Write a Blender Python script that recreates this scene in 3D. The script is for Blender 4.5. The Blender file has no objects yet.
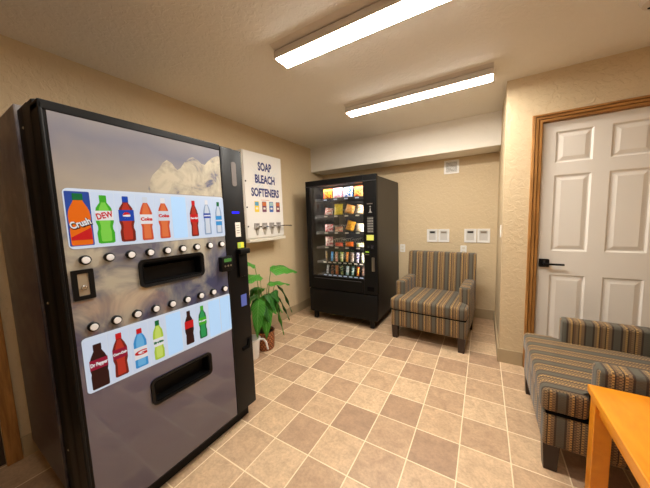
import bpy, bmesh, math, random
from mathutils import Vector, Matrix
random.seed(7)
C = bpy.context.scene.collection
PI = math.pi

# ---------------------------------------------------------------- camera
CAM = Vector((-0.154, -2.107, 1.357)); FPX = 261.5
yaw, pitch, roll = math.radians(-31.331), math.radians(5.531), math.radians(-1.96)
fwd = Vector((math.sin(yaw)*math.cos(pitch), math.cos(yaw)*math.cos(pitch), -math.sin(pitch)))
rt = Vector((math.cos(yaw), -math.sin(yaw), 0)); up = rt.cross(fwd)
r2 = rt*math.cos(roll) + up*math.sin(roll); u2 = up*math.cos(roll) - rt*math.sin(roll)
cd = bpy.data.cameras.new('camera'); cam = bpy.data.objects.new('camera', cd); C.objects.link(cam)
cd.sensor_fit = 'HORIZONTAL'; cd.sensor_width = 36; cd.lens = FPX/650*36; cd.clip_start = .02
cam.matrix_world = Matrix(((r2.x, u2.x, -fwd.x, CAM.x), (r2.y, u2.y, -fwd.y, CAM.y), (r2.z, u2.z, -fwd.z, CAM.z), (0, 0, 0, 1)))
bpy.context.scene.camera = cam

# ---------------------------------------------------------------- world and exposure
w = bpy.data.worlds.new('world'); bpy.context.scene.world = w; w.use_nodes = True
w.node_tree.nodes['Background'].inputs[0].default_value = (1, .85, .7, 1)
w.node_tree.nodes['Background'].inputs[1].default_value = .05
vs = bpy.context.scene.view_settings
vs.view_transform = 'Standard'; vs.look = 'None'; vs.gamma = 1; vs.use_curve_mapping = False
vs.exposure = 0.0
LAMP = 80.0
LAMP_COL = (1, .95, .86)

# ---------------------------------------------------------------- materials
def lin(c):
    return tuple((x/255/12.92 if x/255 <= .04045 else ((x/255+.055)/1.055)**2.4) for x in c) + (1,)
MATS = {}
def mat(name, col=(200, 200, 200), rough=.5, metal=0, emit=0, ecol=None, spec=.5, bump=None, coat=0, bdist=.001):
    if name in MATS: return MATS[name]
    m = bpy.data.materials.new(name); m.use_nodes = True; MATS[name] = m
    b = m.node_tree.nodes['Principled BSDF']
    b.inputs['Base Color'].default_value = lin(col); b.inputs['Roughness'].default_value = rough
    b.inputs['Metallic'].default_value = metal; b.inputs['Specular IOR Level'].default_value = spec
    b.inputs['Coat Weight'].default_value = coat
    if emit:
        b.inputs['Emission Color'].default_value = lin(ecol or col); b.inputs['Emission Strength'].default_value = emit
    if bump:
        N = m.node_tree.nodes; L = m.node_tree.links
        tc = N.new('ShaderNodeTexCoord'); nz = N.new('ShaderNodeTexNoise'); bp = N.new('ShaderNodeBump')
        nz.inputs['Scale'].default_value = bump[0]; nz.inputs['Detail'].default_value = 4
        bp.inputs['Strength'].default_value = bump[1]; bp.inputs['Distance'].default_value = bdist
        L.new(tc.outputs['Object'], nz.inputs['Vector']); L.new(nz.outputs['Fac'], bp.inputs['Height']); L.new(bp.outputs['Normal'], b.inputs['Normal'])
    return m
class NG:
    """small helper for node materials"""
    def __init__(s, name):
        s.m = bpy.data.materials.new(name); s.m.use_nodes = True; MATS[name] = s.m
        s.N = s.m.node_tree.nodes; s.L = s.m.node_tree.links; s.b = s.N['Principled BSDF']
    def n(s, t, **k):
        x = s.N.new('ShaderNode'+t)
        for a, v in k.items(): setattr(x, a, v)
        return x
    def put(s, sock, v):
        if isinstance(v, bpy.types.NodeSocket): s.L.new(v, sock)
        else: sock.default_value = v
    def math(s, op, a, b=0., c=0.):
        x = s.n('Math', operation=op); s.put(x.inputs[0], a); s.put(x.inputs[1], b); s.put(x.inputs[2], c); return x.outputs[0]
    def noise(s, vec, scale, detail=4, rough=.5, dist=0):
        x = s.n('TexNoise'); s.put(x.inputs['Vector'], vec); x.inputs['Scale'].default_value = scale
        x.inputs['Detail'].default_value = detail; x.inputs['Roughness'].default_value = rough; x.inputs['Distortion'].default_value = dist
        return x.outputs['Fac']
    def ramp(s, fac, stops, const=False):
        x = s.n('ValToRGB'); s.put(x.inputs[0], fac); r = x.color_ramp
        if const: r.interpolation = 'CONSTANT'
        while len(r.elements) < len(stops): r.elements.new(.5)
        for e, (p, c) in zip(r.elements, stops): e.position = p
        for e, (p, c) in zip(r.elements, stops): e.position = p; e.color = lin(c) if len(c) == 3 else c
        return x.outputs[0]
    def mix(s, f, a, b, mode='MIX'):
        x = s.n('Mix', data_type='RGBA', blend_type=mode); s.put(x.inputs[0], f); s.put(x.inputs[6], a); s.put(x.inputs[7], b); return x.outputs[2]
    def bump(s, h, st=.3, dist=.002):
        x = s.n('Bump'); s.put(x.inputs['Height'], h); x.inputs['Strength'].default_value = st; x.inputs['Distance'].default_value = dist
        s.L.new(x.outputs[0], s.b.inputs['Normal'])
    def xyz(s, which='Object'):
        t = s.n('TexCoord'); v = t.outputs[which]; x = s.n('SeparateXYZ'); s.L.new(v, x.inputs[0]); return v, x.outputs[0], x.outputs[1], x.outputs[2]

def plaster(name, col, st=.5, scale=26):
    g = NG(name); v, x, y, z = g.xyz()
    n1 = g.noise(v, scale, 3, .5, .6); r = g.ramp(n1, [(.46, (0, 0, 0)), (.56, (255, 255, 255))])
    n2 = g.noise(v, 160, 2)
    g.bump(g.math('ADD', g.math('MULTIPLY', r, .8), g.math('MULTIPLY', n2, .35)), st, .0024)
    c2 = tuple(int(k*.96) for k in col)
    g.L.new(g.mix(g.noise(v, 1.7, 3), lin(col), lin(c2)), g.b.inputs['Base Color']); g.b.inputs['Roughness'].default_value = .6
    return g.m
M_wall = plaster('wall_paint', (214, 192, 156), .8)
M_white = plaster('ceiling_paint', (240, 234, 223), .6, 30)

TILE = .24865
g = NG('floor_tile'); v, x, y, z = g.xyz()
tx = g.math('DIVIDE', x, TILE); ty = g.math('DIVIDE', y, TILE)
cx = g.math('FLOOR', tx); cy = g.math('FLOOR', ty)
cmb = g.n('CombineXYZ'); g.put(cmb.inputs[0], cx); g.put(cmb.inputs[1], cy)
wn = g.n('TexWhiteNoise', noise_dimensions='3D'); g.L.new(cmb.outputs[0], wn.inputs[0])
par = g.math('FLOORED_MODULO', g.math('ADD', cx, cy), 2.)
val = g.math('ADD', g.math('MULTIPLY', wn.outputs['Value'], .62), g.math('MULTIPLY', par, .38))
tc_ = g.ramp(val, [(0, (228, 196, 156)), (.35, (216, 181, 140)), (.7, (194, 156, 118)), (1, (176, 136, 100))])
n1 = g.noise(v, 13, 6, .65, .5); n2 = g.noise(v, 60, 5, .7)
mo = g.ramp(n1, [(.3, (200, 188, 174)), (.5, (230, 226, 220)), (.7, (255, 254, 250))])
tc_ = g.mix(.85, tc_, mo, 'MULTIPLY')
tc_ = g.mix(.55, tc_, g.ramp(n2, [(.3, (186, 166, 146)), (.6, (255, 252, 248))]), 'MULTIPLY')
def edge(t):
    f = g.math('FRACT', t); return g.math('MINIMUM', f, g.math('SUBTRACT', 1., f))
e = g.math('MINIMUM', edge(tx), edge(ty))
gm = g.math('LESS_THAN', e, .0125)
tc_ = g.mix(.12, tc_, lin((255, 245, 230)))
g.L.new(g.mix(gm, tc_, lin((240, 220, 186))), g.b.inputs['Base Color'])
g.b.inputs['Roughness'].default_value = .36
g.bump(g.math('ADD', g.math('MULTIPLY', gm, -.6), g.math('MULTIPLY', n2, .3)), .3, .002)
M_floor = g.m

def oakmat(name, dark, light, sc=(30, 30, 2.5), rough=.4):
    g = NG(name); t = g.n('TexCoord'); mp = g.n('Mapping'); g.L.new(t.outputs['Object'], mp.inputs[0]); mp.inputs['Scale'].default_value = sc
    n = g.noise(mp.outputs[0], 1.6, 6, .6, .4)
    g.L.new(g.ramp(n, [(.3, dark), (.7, light)]), g.b.inputs['Base Color']); g.b.inputs['Roughness'].default_value = rough
    return g.m
M_oak = oakmat('oak_trim', (132, 86, 38), (188, 134, 72))
M_oakh = oakmat('oak_trim_head', (132, 86, 38), (188, 134, 72), (2.5, 30, 30))
M_table = oakmat('table_wood', (222, 132, 26), (240, 158, 40), (8, 2, 8), .3)
M_base = mat('baseboard_vinyl', (176, 156, 124), .5)
M_door = mat('door_paint', (232, 226, 217), .4)
M_black = mat('black_plastic', (12, 11, 12), .45, spec=.22)
M_blackm = mat('black_satin_steel', (13, 12, 12), .5, 0, spec=.2, bump=(700, .15), bdist=.0004)
M_dark = mat('dark_recess', (5, 5, 6), .8, spec=.1)
M_dkgrey = mat('dark_grey_plastic', (50, 48, 48), .4)
M_chrome = mat('chrome', (200, 200, 200), .22, 1)
M_steel = mat('brushed_steel', (176, 168, 156), .38, 1)
M_whitep = mat('white_plastic', (232, 230, 226), .35)
M_cream = mat('cream_plastic', (222, 214, 198), .4)
M_white_metal = mat('white_enamel', (228, 224, 218), .3)
M_leg = mat('espresso_wood', (42, 26, 20), .35)

# striped fabric: uv in metres, u across the stripes, v along them
g = NG('striped_fabric'); t = g.n('UVMap'); sx = g.n('SeparateXYZ'); g.L.new(t.outputs[0], sx.inputs[0])
u, v_ = sx.outputs[0], sx.outputs[1]
fu = g.math('FRACT', g.math('DIVIDE', g.math('ADD', u, 4.928), .128))
S = [(0, (88, 83, 70)), (.24, (62, 48, 36)), (.31, (130, 106, 74)), (.40, (186, 148, 86)), (.48, (62, 46, 34)), (.52, (118, 90, 60)), (.60, (150, 120, 80)), (.70, (60, 46, 34)),
     (.74, (182, 144, 84)), (.82, (134, 108, 76)), (.93, (66, 50, 38))]
c1 = g.ramp(fu, S, True)
S2 = [(0, (82, 78, 66)), (.24, (58, 44, 34)), (.31, (96, 78, 56)), (.40, (96, 72, 44)), (.48, (58, 44, 34)), (.52, (84, 64, 44)), (.60, (84, 66, 44)), (.70, (58, 44, 34)),
      (.74, (98, 74, 46)), (.82, (92, 72, 50)), (.93, (58, 44, 34))]
c2 = g.ramp(fu, S2, True)
col_id = g.math('FLOOR', g.math('MULTIPLY', fu, 12.))
ph = g.math('ADD', g.math('DIVIDE', v_, .0135), g.math('MULTIPLY', col_id, .5))
da = g.math('LESS_THAN', g.math('FRACT', g.math('ADD', ph, 100.)), .42)
g.L.new(g.mix(da, c1, c2), g.b.inputs['Base Color']); g.b.inputs['Roughness'].default_value = .85
g.b.inputs['Sheen Weight'].default_value = .15
tt = g.n('TexCoord'); g.bump(g.noise(tt.outputs['Object'], 500, 2), .25, .001)
M_fab = g.m

# glass pane: clear, with a Fresnel gloss
g = NG('clear_glass'); out = g.N['Material Output']; tr = g.n('BsdfTransparent'); gl = g.n('BsdfGlossy'); gl.inputs['Roughness'].default_value = .02
tr.inputs[0].default_value = (.93, .94, .94, 1)
fr = g.n('Fresnel'); fr.inputs[0].default_value = 1.5; mx = g.n('MixShader')
g.L.new(fr.outputs[0], mx.inputs[0]); g.L.new(tr.outputs[0], mx.inputs[1]); g.L.new(gl.outputs[0], mx.inputs[2]); g.L.new(mx.outputs[0], out.inputs[0])
M_glass = g.m

# vinyl print on the drink machine's door: sky, cloud and ice in grey blue and cream (a picture, local metres)
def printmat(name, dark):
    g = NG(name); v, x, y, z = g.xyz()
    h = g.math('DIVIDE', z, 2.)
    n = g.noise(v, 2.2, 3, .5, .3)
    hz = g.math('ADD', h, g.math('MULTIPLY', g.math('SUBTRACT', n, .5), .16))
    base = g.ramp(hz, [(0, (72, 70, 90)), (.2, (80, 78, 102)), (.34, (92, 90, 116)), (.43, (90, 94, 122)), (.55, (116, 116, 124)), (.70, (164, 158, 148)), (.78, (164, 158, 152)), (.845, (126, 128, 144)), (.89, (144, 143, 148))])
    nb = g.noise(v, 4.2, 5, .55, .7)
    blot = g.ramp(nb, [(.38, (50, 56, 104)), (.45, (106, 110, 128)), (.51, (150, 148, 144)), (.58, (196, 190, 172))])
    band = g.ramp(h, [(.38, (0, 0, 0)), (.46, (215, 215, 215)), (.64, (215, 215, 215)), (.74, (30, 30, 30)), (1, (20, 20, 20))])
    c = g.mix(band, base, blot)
    if dark: c = g.mix(.5, base, g.ramp(g.noise(v, 5, 5, .6, 1.5), [(.4, (48, 44, 76)), (.52, (112, 108, 126)), (.64, (176, 168, 160))])); c = g.mix(g.ramp(h, [(.1, (235, 235, 235)), (.5, (190, 190, 190)), (.8, (130, 130, 130))]), c, lin((36, 33, 48)))  # cabinet side: shade mixed into the print, deepest at the bottom
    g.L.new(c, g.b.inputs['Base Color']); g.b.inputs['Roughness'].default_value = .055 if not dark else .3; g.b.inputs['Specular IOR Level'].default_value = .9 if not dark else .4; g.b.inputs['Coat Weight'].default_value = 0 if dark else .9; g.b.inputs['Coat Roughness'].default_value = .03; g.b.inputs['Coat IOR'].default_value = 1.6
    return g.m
M_print = printmat('door_print', False); M_printside = printmat('side_print_shaded', True)
g = NG('mountain_print'); v, x, y, z = g.xyz()
g.L.new(g.ramp(g.noise(v, 11, 6, .6, .5), [(.36, (104, 106, 128)), (.45, (164, 158, 146)), (.6, (190, 182, 164))]), g.b.inputs['Base Color']); g.b.inputs['Roughness'].default_value = .08
M_mount = g.m
g = NG('wicker'); v, x, y, z = g.xyz()
ang = g.math('ARCTAN2', y, x)
a_ = g.math('FRACT', g.math('MULTIPLY', ang, 16/(2*PI))); zz = g.math('MULTIPLY', z, 44.)
row = g.math('FLOORED_MODULO', g.math('FLOOR', zz), 2.)
chk = g.math('LESS_THAN', g.math('FRACT', g.math('ADD', a_, g.math('MULTIPLY', row, .5))), .5)
rb = g.math('FRACT', zz)
c = g.mix(chk, lin((186, 116, 68)), lin((128, 72, 40)))
c = g.mix(g.math('LESS_THAN', rb, .22), c, lin((84, 46, 26)))
g.L.new(c, g.b.inputs['Base Color']); g.b.inputs['Roughness'].default_value = .55
M_wick = g.m
def leafmat(name, a, b):
    g = NG(name); t = g.n('UVMap'); s = g.n('SeparateXYZ'); g.L.new(t.outputs[0], s.inputs[0])
    av = g.math('ABSOLUTE', s.outputs[1])
    w_ = g.math('FRACT', g.math('SUBTRACT', g.math('MULTIPLY', s.outputs[0], 11.), g.math('MULTIPLY', av, 2.2)))
    vein = g.math('MAXIMUM', g.math('LESS_THAN', w_, .13), g.math('LESS_THAN', av, .07))
    g.L.new(g.mix(g.math('MULTIPLY', vein, .6), lin(a), lin(b)), g.b.inputs['Base Color'])
    g.b.inputs['Roughness'].default_value = .35
    return g.m
M_leafA = leafmat('leaf_bright', (92, 172, 64), (160, 214, 120))
M_leafB = leafmat('leaf_deep', (52, 116, 44), (104, 164, 84))
M_stem = mat('stem_green', (110, 140, 70), .5); M_soil = mat('soil', (40, 28, 20), .9)

# ---------------------------------------------------------------- mesh helpers
def bx(bm, x0, x1, y0, y1, z0, z1, bev=0, seg=2):
    t = bmesh.new(); bmesh.ops.create_cube(t, size=1)
    for q in t.verts: q.co = Vector(((x0+x1)/2+q.co.x*(x1-x0), (y0+y1)/2+q.co.y*(y1-y0), (z0+z1)/2+q.co.z*(z1-z0)))
    if bev: bmesh.ops.bevel(t, geom=t.edges[:], offset=bev, segments=seg, profile=.5, affect='EDGES')
    merge(bm, t); return bm
def merge(bm, t, mtx=None):
    if mtx is not None: t.transform(mtx)
    me = bpy.data.meshes.new('t'); t.to_mesh(me); bm.from_mesh(me); bpy.data.meshes.remove(me); t.free()
def box(*a, **k): return bx(bmesh.new(), *a, **k)
def fx(X): return lambda u, v, d=0: Vector((X+d, u, v))       # faces +x : u = y, v = z
def fy(Y): return lambda u, v, d=0: Vector((u, Y-d, v))       # faces -y : u = x, v = z
def fz(Z): return lambda u, v, d=0: Vector((u, v, Z+d))       # faces up
def plate(bm, pts, F, d0, d1):
    a = [bm.verts.new(F(u, v, d0)) for u, v in pts]; b = [bm.verts.new(F(u, v, d1)) for u, v in pts]
    bm.faces.new(b); bm.faces.new(a[::-1]); n = len(pts)
    for i in range(n): bm.faces.new((a[i], a[(i+1) % n], b[(i+1) % n], b[i]))
    return bm
def ring(bm, po, pi_, F, d0, d1, d2=None):
    """outer and inner loops of equal count; front at d1 (inner front edge d2)"""
    d2 = d1 if d2 is None else d2; n = len(po)
    A = [bm.verts.new(F(u, v, d0)) for u, v in po]; B = [bm.verts.new(F(u, v, d1)) for u, v in po]
    Cc = [bm.verts.new(F(u, v, d2)) for u, v in pi_]; D = [bm.verts.new(F(u, v, d0)) for u, v in pi_]
    for i in range(n):
        j = (i+1) % n
        for P, Q in ((A, B), (B, Cc), (Cc, D), (D, A)): bm.faces.new((P[i], P[j], Q[j], Q[i]))
    return bm
def rrect(cu, cv, w_, h_, r, n=5):
    o = []
    for k, (sx_, sy_) in enumerate(((1, 1), (-1, 1), (-1, -1), (1, -1))):
        for i in range(n+1):
            a = PI/2*k + PI/2*i/n
            o.append((cu+sx_*(w_/2-r)+r*math.cos(a), cv+sy_*(h_/2-r)+r*math.sin(a)))
    return o
def disc(cu, cv, r, n=20, ry=None): return [(cu+r*math.cos(2*PI*i/n), cv+(ry or r)*math.sin(2*PI*i/n)) for i in range(n)]
def lathe(bm, prof, c=(0, 0, 0), n=28, F=None):
    rows = []
    for r, h in prof:
        rows.append([bm.verts.new((F(c[0]+r*math.cos(2*PI*i/n), c[1]+r*math.sin(2*PI*i/n), h) if F else Vector(c)+Vector((r*math.cos(2*PI*i/n), r*math.sin(2*PI*i/n), h)))) for i in range(n)])
    for a, b in zip(rows, rows[1:]):
        for i in range(n): bm.faces.new((a[i], a[(i+1) % n], b[(i+1) % n], b[i]))
    bm.faces.new(rows[0][::-1]); bm.faces.new(rows[-1]); return bm
def tube(bm, pts, r, n=6, r1=None):
    pts = [Vector(p) for p in pts]; rows = []; m = len(pts)
    for k, p in enumerate(pts):
        d = (pts[min(k+1, m-1)]-pts[max(k-1, 0)]).normalized()
        a = d.cross(Vector((0, 0, 1))); a = a.normalized() if a.length > .05 else Vector((1, 0, 0)); b = d.cross(a).normalized()
        rr = r if r1 is None else r+(r1-r)*k/(m-1)
        rows.append([bm.verts.new(p+rr*(math.cos(2*PI*i/n)*a+math.sin(2*PI*i/n)*b)) for i in range(n)])
    for a, b in zip(rows, rows[1:]):
        for i in range(n): bm.faces.new((a[i], a[(i+1) % n], b[(i+1) % n], b[i]))
    bm.faces.new(rows[0]); bm.faces.new(rows[-1][::-1]); return bm
def wloc(p):
    v = Vector((0, 0, 0))
    while p: v += p.location; p = p.parent
    return v
def obj(name, bm, m, parent=None, smooth=False, origin=None, kind=None, label=None):
    bmesh.ops.recalc_face_normals(bm, faces=bm.faces[:])
    o = Vector(origin) if origin is not None else (Vector((0, 0, 0)) if parent is None else wloc(parent))
    bm.transform(Matrix.Translation(-o))
    me = bpy.data.meshes.new(name); bm.to_mesh(me); bm.free()
    if smooth:
        for p in me.polygons: p.use_smooth = True
        try: me.set_sharp_from_angle(angle=math.radians(38))
        except Exception: pass
    me.materials.append(m)
    ob = bpy.data.objects.new(name, me); C.objects.link(ob)
    if parent: ob.parent = parent
    elif origin is not None: ob.location = o
    if kind: ob['kind'] = kind
    if label: ob['label'] = label
    return ob
def thing(name, label, cat, loc=(0, 0, 0), group=None):
    o = bpy.data.objects.new(name, None); C.objects.link(o); o.location = loc; o.empty_display_size = .1
    o['label'] = label; o['category'] = cat
    if group: o['group'] = group
    return o
def tag(o, label, cat, group=None):
    o['label'] = label; o['category'] = cat
    if group: o['group'] = group
    return o
def struct(name, bm, m, parent=None, origin=None):
    o = obj(name, bm, m, parent, origin=origin)
    if parent is None: o['kind'] = 'structure'
    return o
def text(name, s, size, F, cu, cv, m, parent, d=.0006, rot=0, width=None, bold=0):
    cu_ = bpy.data.curves.new('txt', 'FONT'); cu_.body = s; cu_.size = size; cu_.align_x = 'CENTER'; cu_.align_y = 'CENTER'; cu_.offset = bold; cu_.resolution_u = 3
    to = bpy.data.objects.new('txt', cu_); C.objects.link(to)
    bpy.context.view_layer.update()
    me = bpy.data.meshes.new_from_object(to.evaluated_get(bpy.context.evaluated_depsgraph_get()))
    bpy.data.objects.remove(to)
    xs = [q.co.x for q in me.vertices]; W = max(xs)-min(xs) if xs else 1
    k = width/W if width else 1
    ca, sa = math.cos(rot), math.sin(rot)
    o = Vector((0, 0, 0)) if parent is None else wloc(parent)
    for q in me.vertices:
        a, b = q.co.x*k, q.co.y
        q.co = F(cu+a*ca-b*sa, cv+a*sa+b*ca, d)-o
    me.materials.append(m); me.name = name
    ob = bpy.data.objects.new(name, me); C.objects.link(ob); ob.parent = parent
    return ob

# ---------------------------------------------------------------- room shell
XL, XR, YN, YB, YR, ZC = -2.479, 1.75, -3.3, 1.744, .656, 2.44
struct('floor', box(XL-.1, XR+.1, YN-.1, YB+.1, -.1, 0), M_floor)
struct('ceiling', box(XL-.1, XR+.1, YN-.1, YB+.1, ZC, ZC+.1), M_white)
# left wall with the opening of a wood-cased doorway beyond the drink machine
bm = box(XL-.1, XL, -1.90, YB+.1, 0, ZC); bx(bm, XL-.1, XL, YN-.1, -2.75, 0, ZC); bx(bm, XL-.1, XL, -2.75, -1.90, 2.06, ZC)
struct('wall_left', bm, M_wall)
struct('wall_back', box(XL, -.011, YB, YB+.1, 0, ZC), M_wall)
bm = box(-.011, .09, YR+.12, YB+.1, 0, ZC); struct('wall_alcove', bm, M_wall)
DX0, DX1, DZ = .238, .938, 2.055
bm = box(-.011, DX0-.015, YR, YR+.12, 0, ZC); bx(bm, DX0-.015, DX1+.015, YR, YR+.12, DZ+.012, ZC); bx(bm, DX1+.015, XR, YR, YR+.12, 0, ZC)
struct('wall_front', bm, M_wall)
struct('wall_right', box(XR, XR+.1, YN-.1, YR+.12, 0, ZC), M_wall)
struct('wall_rear', box(XL, XR, YN-.1, YN, 0, ZC), M_wall)
struct('trim_1', box(XL, -.011, 1.367, YB, 2.083, ZC, bev=.004), M_white)           # boxed soffit over the alcove
# baseboards
def bb(name, x0, x1, y0, y1, h=.125): return struct(name, box(x0, x1, y0, y1, 0, h, bev=.003), M_base)
bb('baseboard_left', XL, XL+.012, -1.835, YB)
bb('baseboard_back', XL+.012, -.011, YB-.012, YB)
bb('baseboard_alcove', -.023, -.011, YR-.012, YB-.012)
bb('baseboard_front', -.011, .163, YR-.012, YR)
# 6-panel white door in oak casing
door = struct('door_1', bmesh.new(), M_door); bpy.data.objects.remove(door)
bm = bmesh.new(); DY = .682
def pan_rects(): 
    o = []
    for (x0, x1) in ((.322, .540), (.636, .854)):
        for (z0, z1) in ((.22, .835), (1.03, 1.64), (1.735, 1.975)): o.append((x0, x1, z0, z1))
    return o
xs = [DX0, .322, .540, .636, .854, DX1]; zs = [.008, .22, .835, 1.03, 1.64, 1.735, 1.975, DZ]
R_ = pan_rects(); F = fy(DY)
for i in range(5):
    for j in range(7):
        if any(abs(xs[i]-a) < 1e-6 and abs(zs[j]-c) < 1e-6 for a, b, c, d in R_): continue
        bx(bm, xs[i], xs[i+1], DY, DY+.036, zs[j], zs[j+1])
for a, b, c, d in R_:
    def rc(k): return [(b-k, d-k), (a+k, d-k), (a+k, c+k), (b-k, c+k)]
    L0, L1, L2, L3 = rc(0), rc(.012), rc(.02), rc(.045)
    for P, Q, dp, dq in ((L0, L1, 0, -.010), (L1, L2, -.010, -.010), (L2, L3, -.010, -.002)):
        pv = [bm.verts.new(F(u, v, dp)) for u, v in P]; qv = [bm.verts.new(F(u, v, dq)) for u, v in Q]
        for i in range(4): bm.faces.new((pv[i], pv[(i+1) % 4], qv[(i+1) % 4], qv[i]))
    bm.faces.new([bm.verts.new(F(u, v, -.002)) for u, v in L3])
    bx(bm, a, b, DY+.02, DY+.036, c, d)
bmesh.ops.remove_doubles(bm, verts=bm.verts[:], dist=1e-5)
door = struct('door_1', bm, M_door)
dh = obj('door_handle', plate(bmesh.new(), rrect(.281, .930, .066, .066, .006), F, 0, .022), M_black, door)
bm = bmesh.new(); tube(bm, [(.281, DY-.02, .927), (.281, DY-.055, .927)], .011, 10); bx(bm, .272, .402, DY-.064, DY-.050, .918, .934, bev=.003)
obj('lever', bm, M_black, dh)
obj('key_cylinder', plate(bmesh.new(), disc(.281, .945, .008, 14), F, .022, .0235), M_dkgrey, dh)
# oak casing: stepped profile
def casing(bm, a, b, vert, ylow=0):
    pass
def casing_piece(path_in, path_out, Yw):
    # stepped moulding between the inner and outer outline (open path), facing -y
    bm = bmesh.new(); steps = [(0, 0), (0, .012), (.26, .013), (.28, .005), (.35, .005), (.37, .018), (.62, .019), (.64, .009), (.71, .009), (.73, .023), (.95, .022), (1, .016), (1, 0)]
    rows = []
    for (pi_, po_) in zip(path_in, path_out):
        rows.append([bm.verts.new((pi_[0]+(po_[0]-pi_[0])*t, Yw-d, pi_[1]+(po_[1]-pi_[1])*t)) for t, d in steps])
    for A, B in zip(rows, rows[1:]):
        for i in range(len(steps)-1): bm.faces.new((A[i], A[i+1], B[i+1], B[i]))
    return bm
zi, zo, xi0, xo0, xi1, xo1 = DZ+.004, DZ+.064, DX0-.008, DX0-.073, DX1+.008, DX1+.073
tr = struct('trim_2', casing_piece([(xi0, 0), (xi0, zi)], [(xo0, 0), (xo0, zo)], YR), M_oak)
struct('trim_3', casing_piece([(xi0, zi), (xi1, zi)], [(xo0, zo), (xo1, zo)], YR), M_oakh)
struct('trim_4', casing_piece([(xi1, zi), (xi1, 0)], [(xo1, zo), (xo1, 0)], YR), M_oak)
bm = box(DX0-.015, DX0-.003, YR, YR+.12, 0, DZ+.012); bx(bm, DX1+.003, DX1+.015, YR, YR+.12, 0, DZ+.012); bx(bm, DX0-.003, DX1+.003, YR, YR+.12, DZ+.002, DZ+.012)
struct('trim_5', bm, M_oak)
# wood door and casing on the left wall, mostly behind the drink machine
struct('door_2', box(XL-.06, XL-.02, -2.75, -1.90, .005, 2.06), mat('dark_wood_door', (66, 50, 40), .5))
bm = box(XL, XL+.016, -1.90, -1.838, 0, 2.12, bev=.003); bx(bm, XL, XL+.016, -2.81, -2.75, 0, 2.12, bev=.003); bx(bm, XL, XL+.016, -2.75, -1.90, 2.06, 2.12, bev=.003)
struct('trim_6', bm, M_oak)

# ---------------------------------------------------------------- ceiling lights
M_lens = mat('light_lens', (255, 250, 240), .5, emit=LAMP); M_lens.node_tree.nodes['Principled BSDF'].inputs['Emission Color'].default_value = LAMP_COL+(1,)
M_lens_fill = mat('fill_lens_dim', (255, 250, 240), .5, emit=LAMP*.28); M_lens_fill.node_tree.nodes['Principled BSDF'].inputs['Emission Color'].default_value = LAMP_COL+(1,)
M_house = mat('fixture_white', (214, 204, 192), .4)
def fixture(yc, label, lens=None, dx=0):
    lens = lens or M_lens
    x0, x1 = -1.335+dx, -.112+dx
    t = thing('ceiling_light', label, 'light', ((x0+x1)/2, yc, ZC), 'long ceiling lights')
    def sweep(prof, xa, xb):
        bm = bmesh.new(); a = [bm.verts.new((xa, yc+p, ZC+q)) for p, q in prof]; b = [bm.verts.new((xb, yc+p, ZC+q)) for p, q in prof]
        bm.faces.new(a); bm.faces.new(b[::-1]); n = len(prof)
        for i in range(n): bm.faces.new((a[i], a[(i+1) % n], b[(i+1) % n], b[i]))
        return bm
    obj('mounting_flange', sweep([(-.112, 0), (-.072, -.012), (.072, -.012), (.112, 0)], x0+.004, x1-.004), M_house, t)
    obj('housing', sweep([(-.060, -.012), (-.060, -.016), (-.068, -.017), (-.068, -.052), (-.062, -.060), (.062, -.060), (.068, -.052), (.068, -.017), (.060, -.016), (.060, -.012)], x0, x1), M_house, t)
    obj('lens', sweep([(-.061, -.060), (-.057, -.064), (.057, -.064), (.061, -.060)], x0+.008, x1-.008), lens, t)
    return t
fixture(-.675, 'long white ceiling light farther from the soffit, cut by the top of the picture', dx=.02)
fixture(.366, 'long white ceiling light just in front of the soffit, seen whole')
fixture(-1.80, 'dim long fill light added out of view near the rear wall of the room', M_lens_fill)  # unseen fixture added behind the camera to brighten the ceiling
# ceiling diffuser at the top right edge
t = thing('smoke_detector', 'round white detector on the ceiling at the top right edge', 'detector', (.60, .045, ZC))
obj('housing', lathe(bmesh.new(), [(.075, 0), (.075, -.012), (.066, -.03), (.03, -.038)], (.60, .045, ZC), 28), M_house, t, True)
obj('vent_hole', lathe(bmesh.new(), [(.012, 0), (.012, -.003)], (.575, .075, ZC-.033), 14), M_dark, t)

# ---------------------------------------------------------------- back-wall fittings
def hookup(x0, x1, label):
    z0, z1 = .988, 1.163; F = fy(YB)
    t = thing('laundry_outlet_box', label, 'outlet box', ((x0+x1)/2, YB, (z0+z1)/2), 'white laundry hookup boxes')
    xm = (x0+x1)/2; bm = bmesh.new()
    for a, b in ((x0, xm-.004), (xm+.004, x1)):
        po = [(b, z1), (a, z1), (a, z0), (b, z0)]; k = .024; pi_ = [(b-k, z1-k), (a+k, z1-k), (a+k, z0+k), (b-k, z0+k)]
        ring(bm, po, pi_, F, 0, .012, .010)
    obj('frame', bm, M_whitep, t)
    for a, b in ((x0, xm-.004), (xm+.004, x1)):
        k = .024; bm = bmesh.new(); plate(bm, [(b-k, z1-k), (a+k, z1-k), (a+k, z0+k), (b-k, z0+k)], F, .0005, .002)
        pk = obj('recess_back', bm, MATS.get('recess_grey') or mat('recess_grey', (204, 200, 194), .5), t)
        bm = bmesh.new(); bx(bm, a+k+.012, b-k-.012, YB-.008, YB-.002, z1-k-.030, z1-k-.006, bev=.002)
        obj('valve', bm, M_dkgrey if a == x0 else M_steel, pk)
    return t
hookup(-.826, -.545, 'white double laundry hookup box above the middle of the armchair back')
hookup(-.368, -.084, 'white double laundry hookup box nearer the alcove corner')
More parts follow.
